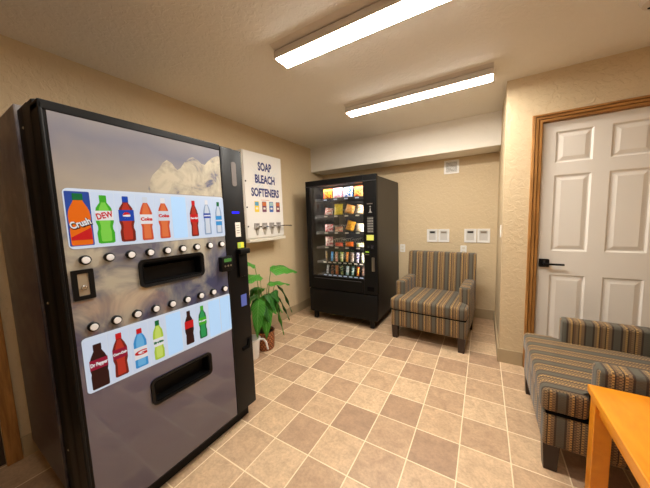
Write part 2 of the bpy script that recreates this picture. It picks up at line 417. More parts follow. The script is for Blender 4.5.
def wallplate(name, label, cat, cu, cv, F, w_=.072, h_=.115, kind='outlet', group=None):
    t = thing(name, label, cat, F(cu, cv, 0), group)
    obj('cover_plate', plate(bmesh.new(), rrect(cu, cv, w_, h_, .006), F, 0, .006), M_whitep, t)
    if kind == 'outlet':
        for s in (-1, 1): obj('socket', plate(bmesh.new(), rrect(cu, cv+s*.024, .034, .030, .008), F, .006, .0075), M_cream, t)
    elif kind == 'switch':
        obj('toggle', plate(bmesh.new(), rrect(cu, cv, .030, .062, .003), F, .006, .010), M_cream, t)
    return t
wallplate('wall_outlet', 'white outlet plate just above the armchair back', 'outlet', -.374, .888, fy(YB), group='white outlet plates')
wallplate('wall_outlet', 'white outlet plate on the back wall beside the snack machine', 'outlet', -1.165, .888, fy(YB), group='white outlet plates')
fxn = lambda u, v, d=0: Vector((-.011-d, u, v))
wallplate('light_switch', 'white switch plate on the side wall of the alcove', 'switch', .90, 1.18, fxn, kind='switch')
t = thing('wall_vent', 'small square white vent grille high on the back wall', 'vent', (-.528, YB, 1.965)); F = fy(YB)
obj('frame', ring(bmesh.new(), [(-.440, 2.058), (-.616, 2.058), (-.616, 1.885), (-.440, 1.885)], [(-.462, 2.036), (-.594, 2.036), (-.594, 1.907), (-.462, 1.907)], F, 0, .010), M_whitep, t)
bm = plate(bmesh.new(), [(-.462, 2.036), (-.594, 2.036), (-.594, 1.907), (-.462, 1.907)], F, .0005, .002)
obj('backing', bm, mat('vent_shadow', (120, 108, 92), .6), t)
bm = bmesh.new()
for k in range(8): z = 1.916+k*.016; bx(bm, -.594, -.462, YB-.008, YB-.002, z-.004, z+.004)
obj('louvre', bm, M_whitep, t)

# ---------------------------------------------------------------- drink vending machine
PX, Y0, Y1 = -1.505, -1.800, -.893
pop = thing('drink_vending_machine', 'tall drink vending machine with two lit rows of bottle pictures and mountain print', 'vending machine', (-1.97, -1.347, 0))
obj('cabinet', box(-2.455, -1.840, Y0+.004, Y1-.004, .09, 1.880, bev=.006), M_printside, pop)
obj('base', box(-2.43, -1.56, Y0+.03, Y1-.03, 0, .09), M_black, pop)
obj('hinge_collar', box(-1.842, -1.700, Y0+.014, Y1-.014, .095, 1.852), M_blackm, pop)
for z in (.33, 1.03, 1.77): obj('bolt', lathe(bmesh.new(), [(.006, 0), (.004, .003)], (-1.78, z), 10, F=lambda u, v, d=0: Vector((u, Y0+.014-d, v))), M_steel, pop)
# door slab leaves the delivery ports open
SL = [(-1.378, 1.130, .305, .112), (-1.378, .545, .305, .112)]      # centre y, z, width, height
bm = bmesh.new()
bx(bm, -1.705, -1.575, Y0, Y1, .095, 1.836, bev=.012)
def holed(bm, x0, x1, ya, yb, za, zb):
    ys = sorted([ya, yb]+[s[0]-s[2]/2 for s in SL[:1]]+[s[0]+s[2]/2 for s in SL[:1]]); zz = sorted([za, zb]+[s[1]+k*s[3]/2 for s in SL for k in (-1, 1)])
    for i in range(3):
        for j in range(5):
            if i == 1 and j in (1, 3): continue
            bx(bm, x0, x1, ys[i], ys[i+1], zz[j], zz[j+1])
doorp = obj('door', bm, M_blackm, pop, True)
bm = bmesh.new(); holed(bm, -1.576, PX-.004, Y0+.010, -1.052, .10, 1.798)
for a, b, c, d in ((Y0, Y0+.012, .095, 1.808), ):
    bx(bm, -1.60, PX, a, b, c, d, bev=.004)
bx(bm, -1.60, PX, Y0, -1.052, 1.780, 1.816, bev=.005); bx(bm, -1.60, PX, Y0, -1.052, .095, .103, bev=.003)
obj('door_frame', bm, M_black, pop)
bm = bmesh.new(); holed(bm, PX-.006, PX-.001, -1.779, -1.053, .103, 1.780)
obj('front_panel', bm, M_print, pop)
F = fx(PX)
MP = [(-1.47, 1.51), (-1.452, 1.567), (-1.441, 1.591), (-1.406, 1.629), (-1.390, 1.655), (-1.369, 1.673), (-1.345, 1.662), (-1.330, 1.640), (-1.318, 1.631), (-1.300, 1.645), (-1.277, 1.678), (-1.250, 1.702), (-1.229, 1.712), (-1.201, 1.701), (-1.18, 1.684), (-1.16, 1.681), (-1.138, 1.705), (-1.112, 1.727), (-1.09, 1.738), (-1.07, 1.746), (-1.056, 1.742), (-1.056, 1.51)]
bm = bmesh.new(); vv = [bm.verts.new(F(u, v, -.0006)) for u, v in MP]; bmesh.ops.triangle_fill(bm, edges=[bm.edges.new((vv[i], vv[(i+1) % len(vv)])) for i in range(len(vv))], use_beauty=True)
obj('mountain_picture', bm, M_mount, pop)
col = obj('payment_column', box(-1.60, PX, -1.050, Y1, .095, 1.808, bev=.008), M_black, pop, True)
# delivery ports
for cu, cv, w_, h_ in SL:
    bm = bmesh.new(); ring(bm, rrect(cu, cv, w_+.020, h_+.020, .024), rrect(cu, cv, w_-.006, h_-.006, .016), F, -.004, .008, .005)
    dp = obj('delivery_port', bm, M_black, pop, True)
    bm = bmesh.new(); ring(bm, rrect(cu, cv, w_-.004, h_-.004, .014), rrect(cu, cv, w_-.02, h_-.02, .010), F, -.066, .003, .003)
    plate(bm, rrect(cu, cv, w_-.004, h_-.004, .014), F, -.068, -.064)
    obj('port_liner', bm, M_dark, dp)
    fl = bmesh.new(); plate(fl, rrect(cu, cv-.012, w_-.03, h_-.045, .006), F, -.050, -.046)
    obj('port_flap', fl, M_black, dp)
# buttons: nine over nine
BY = [-1.724+.0789*i for i in range(9)]
M_btn = mat('button_white', (236, 236, 240), .5)
for z in (1.2265, .953):
    for yb in BY:
        b = obj('selection_button', lathe(bmesh.new(), [(.0190, -.001), (.0190, .010), (.0155, .013)], (yb, z), 20, F=F), M_black, pop, True)
        obj('button_cap', lathe(bmesh.new(), [(.0135, .011), (.0135, .0155), (.0125, .0168)], (yb, z), 18, F=F), M_btn, b, True)
# lit picture windows and their cards
def em(name, c, e=.42, r=.35):       # backlit printed film: dark transmissive print lit from behind
    m = mat(name, c, r, emit=e, spec=.25); l = lin(c); m.node_tree.nodes['Principled BSDF'].inputs['Base Color'].default_value = (l[0]*.3, l[1]*.3, l[2]*.3, 1); return m
M_card = em('card_backlit', (206, 220, 242), .62); M_card2 = em('card_backlit_clear', (176, 210, 244), .78); M_card3 = em('card_blue', (44, 74, 156), .6)
M_cardw = em('card_white', (214, 226, 244), .6)
E_org, E_red, E_grn, E_dgrn, E_blu, E_cola, E_brn, E_wht, E_sil, E_amb, E_yel, E_lbl, E_wine, E_nav, E_wat, E_camb, E_lgr = [em('picture_'+n_, c_, .55) for n_, c_ in (
    ('orange', (236, 110, 20)), ('red', (204, 30, 34)), ('green', (70, 176, 40)), ('dark_green', (20, 110, 60)), ('blue', (24, 70, 176)), ('cola', (120, 36, 24)), ('brown', (52, 22, 20)),
    ('white', (236, 236, 240)), ('silver', (214, 222, 234)), ('amber', (206, 84, 50)), ('yellow_green', (176, 208, 60)), ('light_blue', (60, 150, 216)), ('wine', (150, 24, 56)), ('navy', (50, 60, 140)), ('water', (150, 172, 204)), ('bright_amber', (226, 120, 70)), ('light_green', (130, 214, 80)))]
INNER = {E_org: E_org, E_brn: E_brn, E_grn: E_lgr, E_cola: None, E_amb: E_camb, E_wat: E_sil, E_dgrn: em('picture_mid_green', (50, 160, 90), .55), E_lbl: em('picture_sky', (110, 184, 236), .55), E_yel: em('picture_lime', (206, 228, 110), .55)}
INNER[E_cola] = em('picture_cola_red', (190, 56, 40), .55); M_edge = em('picture_edge_brown', (86, 34, 26), .5)
def bottle(cu, z0, z1, w_, kind, body, cap, label_m, parent, txt=None, tm=None, lz=(.42, .66), tsize=.03, rot=0, extra=None, shadow=None, band=None):
    H = z1-z0
    P = {'wide': [(0, .84), (.02, .96), (.30, .97), (.36, .90), (.42, .97), (.56, 1), (.66, .93), (.74, .76), (.80, .58), (.86, .42), (.875, .42)],
         'pet': [(0, .70), (.02, .95), (.22, 1), (.30, .84), (.36, .84), (.44, 1), (.62, 1), (.74, .86), (.85, .40), (.875, .40)],
         'cont': [(0, .72), (.02, .92), (.12, .90), (.30, .82), (.40, 1), (.64, 1), (.76, .72), (.86, .38), (.875, .38)],
         'slim': [(0, .82), (.02, .98), (.20, .96), (.34, .88), (.44, .98), (.66, .98), (.78, .72), (.86, .42), (.875, .42)]}[kind]
    pts = [(cu-w_/2*b, z0+H*a) for a, b in P]; pts = [(2*cu-u, v) for u, v in pts][::1]+pts[::-1]
    Fp = F
    bo = obj('bottle_picture', plate(bmesh.new(), pts, Fp, .0020, .0026), body, parent)
    if INNER.get(body) and INNER[body] is not body:
        q_ = [(cu-w_/2*b*.62, z0+H*(.04+a*.93)) for a, b in P]; obj('picture_centre', plate(bmesh.new(), [(2*cu-u, v) for u, v in q_]+q_[::-1], Fp, .0024, .0029), INNER[body], bo)
    cw = w_*.20 if kind != 'wide' else w_*.23
    obj('cap', plate(bmesh.new(), [(cu-cw, z0+H*.87), (cu-cw, z0+H*.985), (cu-cw*.9, z1), (cu+cw*.9, z1), (cu+cw, z0+H*.985), (cu+cw, z0+H*.87)], Fp, .0026, .0030), cap, bo)
    if label_m: obj('bottle_label', plate(bmesh.new(), [(cu-w_*.5, z0+H*lz[0]), (cu-w_*.5, z0+H*lz[1]), (cu+w_*.5, z0+H*lz[1]), (cu+w_*.5, z0+H*lz[0])], Fp, .0026, .0032), label_m, bo)
    # bright streak printed down the side of the bottle
    if band: obj('picture_swoosh', plate(bmesh.new(), [(cu+w_*.47, z0+H*.10), (cu-w_*.46, z0+H*.10), (cu-w_*.46, z0+H*.16), (cu+w_*.47, z0+H*.34)], Fp, .0026, .0030), band, bo)
    if shadow: text('lettering_shadow', txt, tsize, Fp, cu+.0015, z0+H*(lz[0]+lz[1])/2-.002, shadow, bo, .0034, rot, width=w_*1.02, bold=.0035)
    if txt: text('lettering', txt, tsize, Fp, cu, z0+H*(lz[0]+lz[1])/2, tm or E_wht, bo, .0037, rot, width=w_*.96, bold=.0012)
    if extra: extra(cu, z0+H*(lz[0]+lz[1])/2, bo)
    return bo
def globe(cu, cv, p):
    r = .0145
    obj('round_emblem', plate(bmesh.new(), disc(cu, cv, r, 20), F, .0032, .0036), E_wht, p)
    top = [(cu+r*math.cos(a), cv+r*math.sin(a)) for a in [PI*(.98-.9*i/8) for i in range(9)]]+[(cu+.003, cv+.0035)]
    obj('emblem_red', plate(bmesh.new(), top, F, .0036, .0040), E_red, p)
    bot = [(cu+r*math.cos(a), cv+r*math.sin(a)) for a in [-PI*(.12+.8*i/8) for i in range(9)]]+[(cu, cv-.006)]
    obj('emblem_blue', plate(bmesh.new(), bot, F, .0036, .0040), E_blu, p)
W1 = obj('picture_window', plate(bmesh.new(), rrect(-1.409, 1.389, .712, .234, .018), F, -.002, .0008), M_cardw, pop)
W2 = obj('picture_window', plate(bmesh.new(), rrect(-1.409, .797, .712, .232, .014), F, -.002, .0008), M_cardw, pop)
for Wn, zc, empt in ((W1, 1.389, (5,)), (W2, .797, (4, 7, 8))):
    for i, yb in enumerate(BY):
        m = M_card2 if i in empt else (M_card3 if (Wn is W1 and i == 0) else M_card)
        cdd = obj('picture_card', plate(bmesh.new(), rrect(yb, zc, .0745, .212, .004, 2), F, .0008, .0016), m, Wn)
z0, z1 = 1.286, 1.484
bottle(BY[0], z0, z1+.003, .068, 'wide', E_org, E_dgrn, None, pop, 'Crush', E_wht, (.30, .54), .036, .32, shadow=E_brn, band=E_red)
bottle(BY[1], z0, z1, .060, 'pet', E_grn, E_grn, E_wht, pop, 'DEW', E_red, (.48, .68), .034, .22)
bottle(BY[2], z0, z1, .058, 'pet', E_cola, E_blu, E_blu, pop, None, None, (.46, .70), extra=globe)
bottle(BY[3], z0, z1, .052, 'cont', E_amb, E_sil, E_wht, pop, 'Coke', E_red, (.38, .60), .020)
bottle(BY[4], z0+.002, z1, .053, 'cont', E_amb, E_wht, E_sil, pop, 'Coke', E_red, (.44, .68), .020)
bottle(BY[6], z0, z1-.006, .046, 'cont', E_cola, E_red, E_red, pop, 'Coca-Cola', E_wht, (.40, .62), .012)
bottle(BY[7], z0+.004, z1, .045, 'slim', E_wat, E_wht, E_blu, pop, 'AQUAFINA', E_wht, (.48, .62), .008)
bottle(BY[8]-.004, z0+.006, z1-.008, .042, 'slim', E_wat, E_dgrn, E_lbl, pop, 'DASANI', E_wht, (.26, .56), .009)
z0, z1 = .700, .893
bottle(BY[0]+.004, .690, .878, .060, 'wide', E_brn, E_brn, E_wine, pop, 'Dr Pepper', E_wht, (.44, .66), .020)
bottle(BY[1], z0, z1, .054, 'cont', E_cola, E_red, E_wine, pop, 'Coca-Cola', E_wht, (.42, .64), .014)
bottle(BY[2], z0, z1-.010, .054, 'slim', E_lbl, E_red, E_wht, pop, 'G', E_red, (.22, .52), .03)
bottle(BY[3], z0, z1, .047, 'pet', E_yel, E_dgrn, E_wht, pop, 'Sprite', E_dgrn, (.34, .54), .014)
bottle(BY[5], z0+.006, z1-.004, .048, 'cont', E_brn, E_brn, E_red, pop, None, None, (.48, .70))
bottle(BY[6], z0+.008, z1, .047, 'pet', E_dgrn, E_grn, E_grn, pop, 'Sprite', E_wht, (.42, .64), .012)
# bill plate on the left
bm = ring(bmesh.new(), rrect(-1.737, 1.130, .068, .120, .004), rrect(-1.737, 1.130, .034, .088, .003), F, -.002, .006)
bp_ = obj('lock_plate', bm, M_black, pop)
obj('plate_face', plate(bmesh.new(), rrect(-1.737, 1.130, .034, .088, .003), F, -.002, .002), mat('plate_silver', (178, 166, 146), .35, .4), bp_)
obj('lock_cylinder', lathe(bmesh.new(), [(.009, .002), (.009, .010), (.007, .012)], (-1.737, 1.118), 18, F=F), M_chrome, bp_, True)
# payment column fittings
obj('coin_window', plate(bmesh.new(), rrect(-.962, 1.655, .036, .150, .014), F, -.001, .002), mat('dark_window', (112, 106, 104), .2), col)
obj('display', plate(bmesh.new(), rrect(-.968, 1.415, .056, .013, .002), F, -.001, .002), mat('blue_display', (20, 20, 210), .2, emit=.9, ecol=(30, 30, 255)), col)
st = obj('price_sticker', plate(bmesh.new(), rrect(-.957, 1.306, .040, .092, .002), F, -.001, .0015), mat('paper', (226, 220, 210), .6), col)
for k in range(4): obj('sticker_line', plate(bmesh.new(), [(-.970, 1.335-k*.016), (-.970, 1.332-k*.016), (-.946, 1.332-k*.016), (-.946, 1.335-k*.016)], F, .0015, .002), M_dkgrey, st)
obj('bill_acceptor_label', plate(bmesh.new(), rrect(-.945, 1.205, .050, .036, .003), F, -.001, .004), mat('label_yellow', (214, 208, 60), .4, emit=.25), col)
obj('label_green', plate(bmesh.new(), rrect(-.957, 1.205, .022, .030, .003), F, .004, .005), mat('label_green_m', (150, 190, 90), .4, emit=.2), col)
ba = obj('bill_acceptor', box(PX-.002, PX+.045, -.985, -.905, 1.150, 1.183, bev=.006), M_black, col, True)
obj('acceptor_lip', box(PX-.002, PX+.020, -.980, -.910, 1.00, 1.150, bev=.006), M_black, col, True)
cr = obj('card_reader', box(PX-.004, PX+.034, -1.118, -1.038, 1.060, 1.150, bev=.007), M_black, pop, True)
obj('reader_screen', plate(bmesh.new(), rrect(-1.078, 1.128, .052, .020, .003), F, .034, .0355), mat('reader_green', (60, 110, 50), .3, emit=.35), cr)
for k in range(3): obj('reader_symbol', plate(bmesh.new(), disc(-1.098+k*.02, 1.094, .006, 12), F, .034, .0355), M_steel, cr)
obj('blue_sticker', plate(bmesh.new(), rrect(-.947, .838, .046, .078, .002), F, -.001, .0015), mat('sticker_blue', (86, 104, 190), .4), col)
bm = bmesh.new(); plate(bm, [(-.985, .505), (-.985, .525), (-.945, .525), (-.935, .565), (-.915, .565), (-.930, .505)], F, -.001, .008)
obj('coin_return', bm, M_dark, col)
bm = bmesh.new(); bx(bm, PX-.01, PX+.004, -1.058, -1.050, .10, 1.80, bev=.002)
obj('door_gasket', bm, M_black, pop)

# ---------------------------------------------------------------- soap dispenser on the left wall
SX, SY0, SY1, SZ0, SZ1 = -2.300, -.165, .440, 1.165, 2.105
soap = thing('soap_dispenser', 'white wall-mounted dispenser reading SOAP BLEACH SOFTENERS with chrome slides', 'dispenser', (-2.39, .137, SZ0))
obj('cabinet', box(XL+.003, SX-.012, SY0, SY1, SZ0, SZ1, bev=.004), M_white_metal, soap)
F2 = fx(SX)
obj('front_panel', box(SX-.012, SX, SY0+.008, SY1-.004, SZ0+.012, SZ1-.004, bev=.003), M_white_metal, soap)
obj('ledge', box(XL+.02, SX+.022, SY0+.01, SY1, SZ0-.038, SZ0-.002, bev=.004), M_cream, soap)
M_navy = mat('navy_ink', (52, 54, 110), .5); M_streak = mat('pale_blue_ink', (176, 196, 220), .5)
for s_, z_, wd in (('SOAP', 1.955, .215), ('BLEACH', 1.815, .315), ('SOFTENERS', 1.668, .445)):
    text('lettering', s_, .122, F2, .152, z_, M_navy, soap, .0012, width=wd, bold=.005)
bm = bmesh.new()
for k in range(11):
    a = -1.25+k*.18+random.uniform(-.05, .05); r0, r1 = random.uniform(.05, .13), random.uniform(.2, .33)
    for s_ in (1, -1):
        cu, cv = .152, 1.80; du, dv = math.cos(a+.6), math.sin(a+.6)
        p0 = (cu+s_*du*r0, cv+s_*dv*r0); p1 = (cu+s_*du*min(r1, .24/max(abs(du), .2)), cv+s_*dv*r1); nx_, ny_ = -dv*.002, du*.002
        plate(bm, [(p0[0]-nx_, p0[1]-ny_), (p1[0], p1[1]), (p0[0]+nx_, p0[1]+ny_)], F2, 0, .0007)
obj('sparkle_print', bm, M_streak, soap)
obj('red_line', plate(bmesh.new(), [(.07, 1.588), (.07, 1.592), (.20, 1.592), (.20, 1.588)], F2, 0, .001), mat('red_ink', (190, 90, 70), .5), soap)
ic = [((230, 200, 60), (80, 150, 190)), ((112, 58, 90), (200, 110, 50)), ((60, 100, 170), (160, 190, 190)), ((110, 56, 84), (190, 100, 60))]
for k, (a, b) in enumerate(ic):
    cu = .000+k*.115
    p = obj('product_sticker', plate(bmesh.new(), rrect(cu, 1.515, .066, .118, .008), F2, 0, .0015), mat('sticker_%d' % k, a, .4), soap)
    obj('sticker_band', plate(bmesh.new(), rrect(cu, 1.546, .056, .042, .006), F2, .0015, .002), mat('sticker_band_%d' % k, b, .4), p)
    obj('sticker_patch', plate(bmesh.new(), rrect(cu, 1.496, .036, .022, .006), F2, .0015, .002), mat('sticker_patch_m', (226, 220, 200), .4), p)
for (u, v) in ((-.142, 1.78), (-.142, 1.505), (-.142, 1.30)):
    obj('key_lock', lathe(bmesh.new(), [(.009, -.001), (.009, .004), (.006, .006)], (u, v), 16, F=F2), M_dkgrey, soap, True)
for k in range(4):
    cu = -.018+k*.118; pull = .0
    sl = obj('coin_slide', plate(bmesh.new(), rrect(cu, 1.300, .078, .070, .006), F2, 0, .010), mat('slide_metal', (190, 182, 176), .4, .35), soap)
    obj('slide_bar', box(SX+.008, SX+(.055 if k < 3 else .085), cu-.026, cu+.026, 1.288, 1.300, bev=.002), M_chrome, sl)
    for q in (-1, 0, 1): obj('coin_slot', plate(bmesh.new(), rrect(cu+q*.020, 1.318, .008, .024, .002), F2, .010, .0112), M_dkgrey, sl)
    obj('delivery_chute', plate(bmesh.new(), [(cu-.022, 1.262), (cu-.008, 1.200), (cu+.008, 1.200), (cu+.022, 1.262)], F2, 0, .012), mat('chute_metal', (190, 182, 170), .4, .3), soap)
bm = bmesh.new(); tube(bm, [(SX+.05, .385, 1.294), (SX+.055, .44, 1.292), (SX+.055, .505, 1.288)], .006, 8); lathe(bm, [(.0, -.0), (.012, .0), (.014, .012), (.004, .02)], (SX+.055, .51, 1.278), 12)
obj('pull_lever', bm, M_chrome, soap, True)

# ---------------------------------------------------------------- snack vending machine
AX0, AX1, AY0, AY1 = -2.188, -1.206, .780, 1.700
snk = thing('snack_vending_machine', 'black glass-front snack vending machine in the corner of the alcove', 'vending machine', (-1.697, 1.24, 0))
bm = bmesh.new(); IX1 = -1.347
bx(bm, AX0+.01, AX1-.008, AY1-.03, AY1, .11, 1.832); bx(bm, AX0+.01, AX0+.018, AY0+.05, AY1-.03, .11, 1.832); bx(bm, AX1-.048, AX1-.008, AY0+.05, AY1-.03, .11, 1.832)
bx(bm, AX0+.018, AX1-.048, AY0+.05, AY1-.03, 1.788, 1.832); bx(bm, AX0+.018, AX1-.048, AY0+.05, AY1-.03, .11, .42)
bx(bm, IX1, IX1+.02, AY0+.05, AY1-.03, .42, 1.79)
obj('cabinet', bm, mat('snack_cabinet_black', (30, 27, 25), .4, spec=.4), snk)
bm = bmesh.new(); x0, x1, z0, z1 = -2.128, -1.372, .605, 1.768
bx(bm, AX0, x0, AY0, AY0+.05, .43, 1.848, bev=.004); bx(bm, x0, x1, AY0, AY0+.05, z1, 1.848); bx(bm, x1, AX1, AY0, AY0+.05, .43, 1.848, bev=.004); bx(bm, x0, x1, AY0, AY0+.05, .43, z0)
obj('door_frame', bm, M_blackm, snk)
obj('top_trim', box(AX0, AX1, AY0-.008, AY0+.02, 1.772, 1.780, bev=.002), M_dkgrey, snk)
obj('glass_pane', box(x0, x1, AY0+.012, AY0+.018, z0, z1), M_glass, snk)
bm = bmesh.new(); plate(bm, rrect(-1.75, .515, .70, .125, .008), fy(AY0), -.001, .006); fl_ = obj('delivery_flap', bm, M_blackm, snk)
obj('flap_hinge', box(-2.09, -1.41, AY0-.012, AY0-.002, .572, .580), M_dkgrey, fl_)
kick = obj('kick_panel', box(AX0+.012, AX1-.004, AY0-.006, AY0+.05, .105, .418, bev=.006), M_blackm, snk, True)
obj('kick_step', box(AX0+.02, AX1-.012, AY0+.01, AY0+.05, .416, .432), M_dark, snk)
for lx in (AX0+.085, AX1-.085):
    for ly in (AY0+.035, AY1-.08):
        obj('leg', box(lx-.024, lx+.024, ly-.024, ly+.024, .008, .108, bev=.003), M_black, snk)
# the feet touch the floor
for ch in [c for c in snk.children if c.name.startswith('leg')]: pass
bm = bmesh.new(); bx(bm, -2.12, -1.37, .838, .870, 1.776, 1.786)
obj('display_light', bm, mat('tube_white', (255, 250, 245), .5, emit=48, ecol=(255, 244, 232)), snk)
bm = bmesh.new(); bx(bm, -1.357, -1.350, .835, .860, .66, 1.74)
obj('hidden_fill_strip', bm, mat('fill_strip_right', (255, 250, 245), .5, emit=85, ecol=(255, 240, 225)), snk)  # glowing strip added out of sight behind the column to brighten the products
obj('hidden_fill_strip', box(-2.169, -2.165, .831, .837, .66, 1.74), mat('fill_strip_left', (255, 250, 245), .5, emit=200, ecol=(255, 244, 232)), snk)  # second hidden strip, added to lift the products on the left
# trays, coils and price rail
ROW = [1.612, 1.398, 1.182, .990, .792, .606+.012]
def coil_mesh(r, L, turns, wire=.0018):
    bm = bmesh.new(); n = turns*9
    tube(bm, [(r*math.cos(2*PI*i/9), L*i/n, r*math.sin(2*PI*i/9)) for i in range(n+1)], wire, 3); return bm
cols = [4, 4, 4, 4, 8, 8]; PXL, PXR = -2.005, -1.405
proto = {}
tray_mat = mat('tray_grey', (40, 38, 37), .5)
for k, zr in enumerate(ROW):
    tb = box(-2.085, PXR+.006, .862, 1.40, zr-.014, zr-.006); bx(tb, -2.085, PXR+.006, .856, .862, zr-.030, zr+.004)
    tr_ = obj('tray', tb, tray_mat, snk)
    rail = bmesh.new()
    n = cols[k]; w_ = (PXR-PXL)/n
    for i in range(n):
        cu = PXL+w_*(i+.5); plate(rail, rrect(cu, zr-.014, min(.05, w_*.6), .016, .002, 2), fy(.856), 0, .0015)
    obj('price_tags', rail, M_cardw if k in (0, 5) else M_cream, tr_)
    for i in range(n):
        cu = PXL+w_*(i+.5); r = min(.040, w_*.42)
        if n not in proto:
            c = obj('coil', coil_mesh(r, .34, 6), M_steel, tr_); proto[n] = c; c.location = Vector((cu, 1.03, zr+r+.001))-wloc(tr_); 
            me = c.data; o_ = wloc(tr_)
            for q in me.vertices: q.co = q.co+o_
        else:
            c = proto[n].copy(); C.objects.link(c); c.parent = tr_; c.location = Vector((cu, 1.03, zr+r+.001))-wloc(tr_)
# snacks
def two(name, a, b, sc=38):
    g = NG(name); v, x, y, z = g.xyz()
    g.L.new(g.ramp(g.noise(v, sc, 3, .5, .8), [(.44, a), (.54, b)]), g.b.inputs['Base Color']); g.b.inputs['Roughness'].default_value = .28
    return g.m
def bag(name, cx, y, z, w_, h_, dep, m, label, cat, group, lean=0, crimp=.06, tilt=0):
    bm = bmesh.new(); NU, NV = 9, 11; sides = []
    for s in (-1, 1):
        G = []
        for j in range(NV):
            row = []
            for i in range(NU):
                a, b = -1+2*i/(NU-1), -1+2*j/(NV-1)
                t = max(0, 1-abs(a)**2.4)**.5*max(0, 1-(abs(b)/(1-crimp))**3)**.5 if abs(b) < 1-crimp else 0
                wv = 1-.06*(1-abs(b))*0 - .05*(1-b*b)
                zz_ = (b+1)/2*h_
                row.append((a*w_/2*wv, s*(t*dep/2+.0006), zz_))
            G.append(row)
        sides.append(G)
    for G in sides:
        V = [[bm.verts.new(p) for p in r] for r in G]
        for j in range(NV-1):
            for i in range(NU-1): bm.faces.new((V[j][i], V[j][i+1], V[j+1][i+1], V[j+1][i]))
    bmesh.ops.remove_doubles(bm, verts=bm.verts[:], dist=.0014)
    bm.transform(Matrix.Rotation(lean, 4, 'X') @ Matrix.Rotation(tilt, 4, 'Y'))
    mz = min(q.co.z for q in bm.verts); bm.transform(Matrix.Translation((cx, y, z-mz)))
    o = obj(name, bm, m, None, True, origin=(cx, y, z)); tag(o, label, cat, group); return o
PN = ['leftmost', 'second from left', 'third from left', 'rightmost']
def rowx(k, i): n = cols[k]; return PXL+(PXR-PXL)/n*(i+.5)
zt = [r-.0055 for r in ROW]
r1 = [((240, 200, 50), (206, 50, 40), 'yellow and red'), ((226, 150, 196), (240, 220, 210), 'pink and cream'), ((40, 110, 200), (235, 240, 245), 'blue and white'), ((214, 60, 50), (244, 170, 80), 'red and orange')]
for i, (a, b, cn) in enumerate(r1):
    bag('chip_bag', rowx(0, i), .925, zt[0], .142, .140, .055, two('bag_top_%d' % i, a, b), '%s chip bag on the top snack shelf, %s' % (cn, PN[i]), 'snack bag', 'chip bags on the top shelf')
r2 = [((236, 222, 214), (196, 80, 70), .095, 'white and red'), ((240, 214, 50), (206, 190, 40), .150, 'tall yellow'), ((240, 160, 60), (236, 196, 130), .115, 'orange'), ((236, 228, 210), (190, 160, 110), .110, 'white and tan')]
for i, (a, b, hh, cn) in enumerate(r2):
    bag('snack_bag', rowx(1, i), .925, zt[1], .126, hh, .05, two('bag_second_%d' % i, a, b), '%s snack bag on the second shelf, %s' % (cn, PN[i]), 'snack bag', 'snack bags on the second shelf', lean=-.12, tilt=(.15, 0, .3, .2)[i])
r3 = [((206, 60, 70), (240, 210, 210), .105, 'red and white'), ((236, 214, 170), (214, 130, 110), .070, 'low cream'), ((240, 184, 50), (200, 130, 40), .128, 'golden yellow'), ((226, 206, 160), (236, 226, 220), .100, 'tan and white')]
for i, (a, b, hh, cn) in enumerate(r3):
    bag('snack_bag', rowx(2, i), .925, zt[2], .122, hh, .05, two('bag_third_%d' % i, a, b), '%s snack bag on the third shelf, %s' % (cn, PN[i]), 'snack bag', 'snack bags on the third shelf', lean=-.12, tilt=(0, 0, .3, .1)[i])
r4 = [((196, 110, 120), (236, 220, 210), .130, 'tall pink and white'), ((220, 80, 60), (236, 120, 80), .052, 'low red'), ((240, 96, 20), (250, 130, 40), .066, 'bright orange'), ((206, 214, 90), (230, 226, 216), .052, 'low yellow-green and white')]
for i, (a, b, hh, cn) in enumerate(r4):
    bag('snack_pack', rowx(3, i), .925, zt[3], .118, hh, .045, two('pack_fourth_%d' % i, a, b), '%s snack pack on the fourth shelf, %s' % (cn, PN[i]), 'snack pack', 'snack packs on the fourth shelf')
EI = ['leftmost', 'second from left', 'third from left', 'fourth from left', 'fourth from right', 'third from right', 'second from right', 'rightmost']
r5 = [((70, 50, 36), (150, 120, 70), 'dark brown'), ((40, 120, 200), (90, 170, 230), 'blue'), ((216, 120, 120), (240, 200, 190), 'pink'), ((170, 190, 80), (230, 230, 190), 'light green'), ((230, 130, 50), (240, 180, 100), 'orange'), ((236, 232, 226), (190, 170, 150), 'cream'), ((226, 226, 240), (90, 90, 150), 'white and blue'), ((110, 130, 80), (230, 226, 220), 'olive and white')]
r6 = [((150, 160, 180), (226, 230, 240), 'silver'), ((214, 140, 80), (70, 50, 60), 'brown'), ((240, 130, 80), (236, 170, 110), 'orange'), ((190, 200, 120), (60, 90, 80), 'light green'), ((150, 200, 220), (226, 236, 240), 'pale blue'), ((60, 120, 140), (200, 220, 226), 'teal'), ((220, 80, 60), (236, 190, 60), 'red and yellow'), ((70, 60, 60), (120, 100, 90), 'dark')]
for rr, k, nm in ((r5, 4, 'fifth'), (r6, 5, 'bottom')):
    for i, (a, b, cn) in enumerate(rr):
        bag('candy_bar', rowx(k, i), .912, zt[k], random.uniform(.036, .050), .128 if k == 4 else .118, .022, two('bar_%s_%d' % (nm, i), a, b, 40), '%s candy bar on the %s shelf, %s' % (cn, nm, EI[i]), 'candy bar', 'candy bars on the %s shelf' % nm, lean=-.05, tilt=random.uniform(-.06, .12))
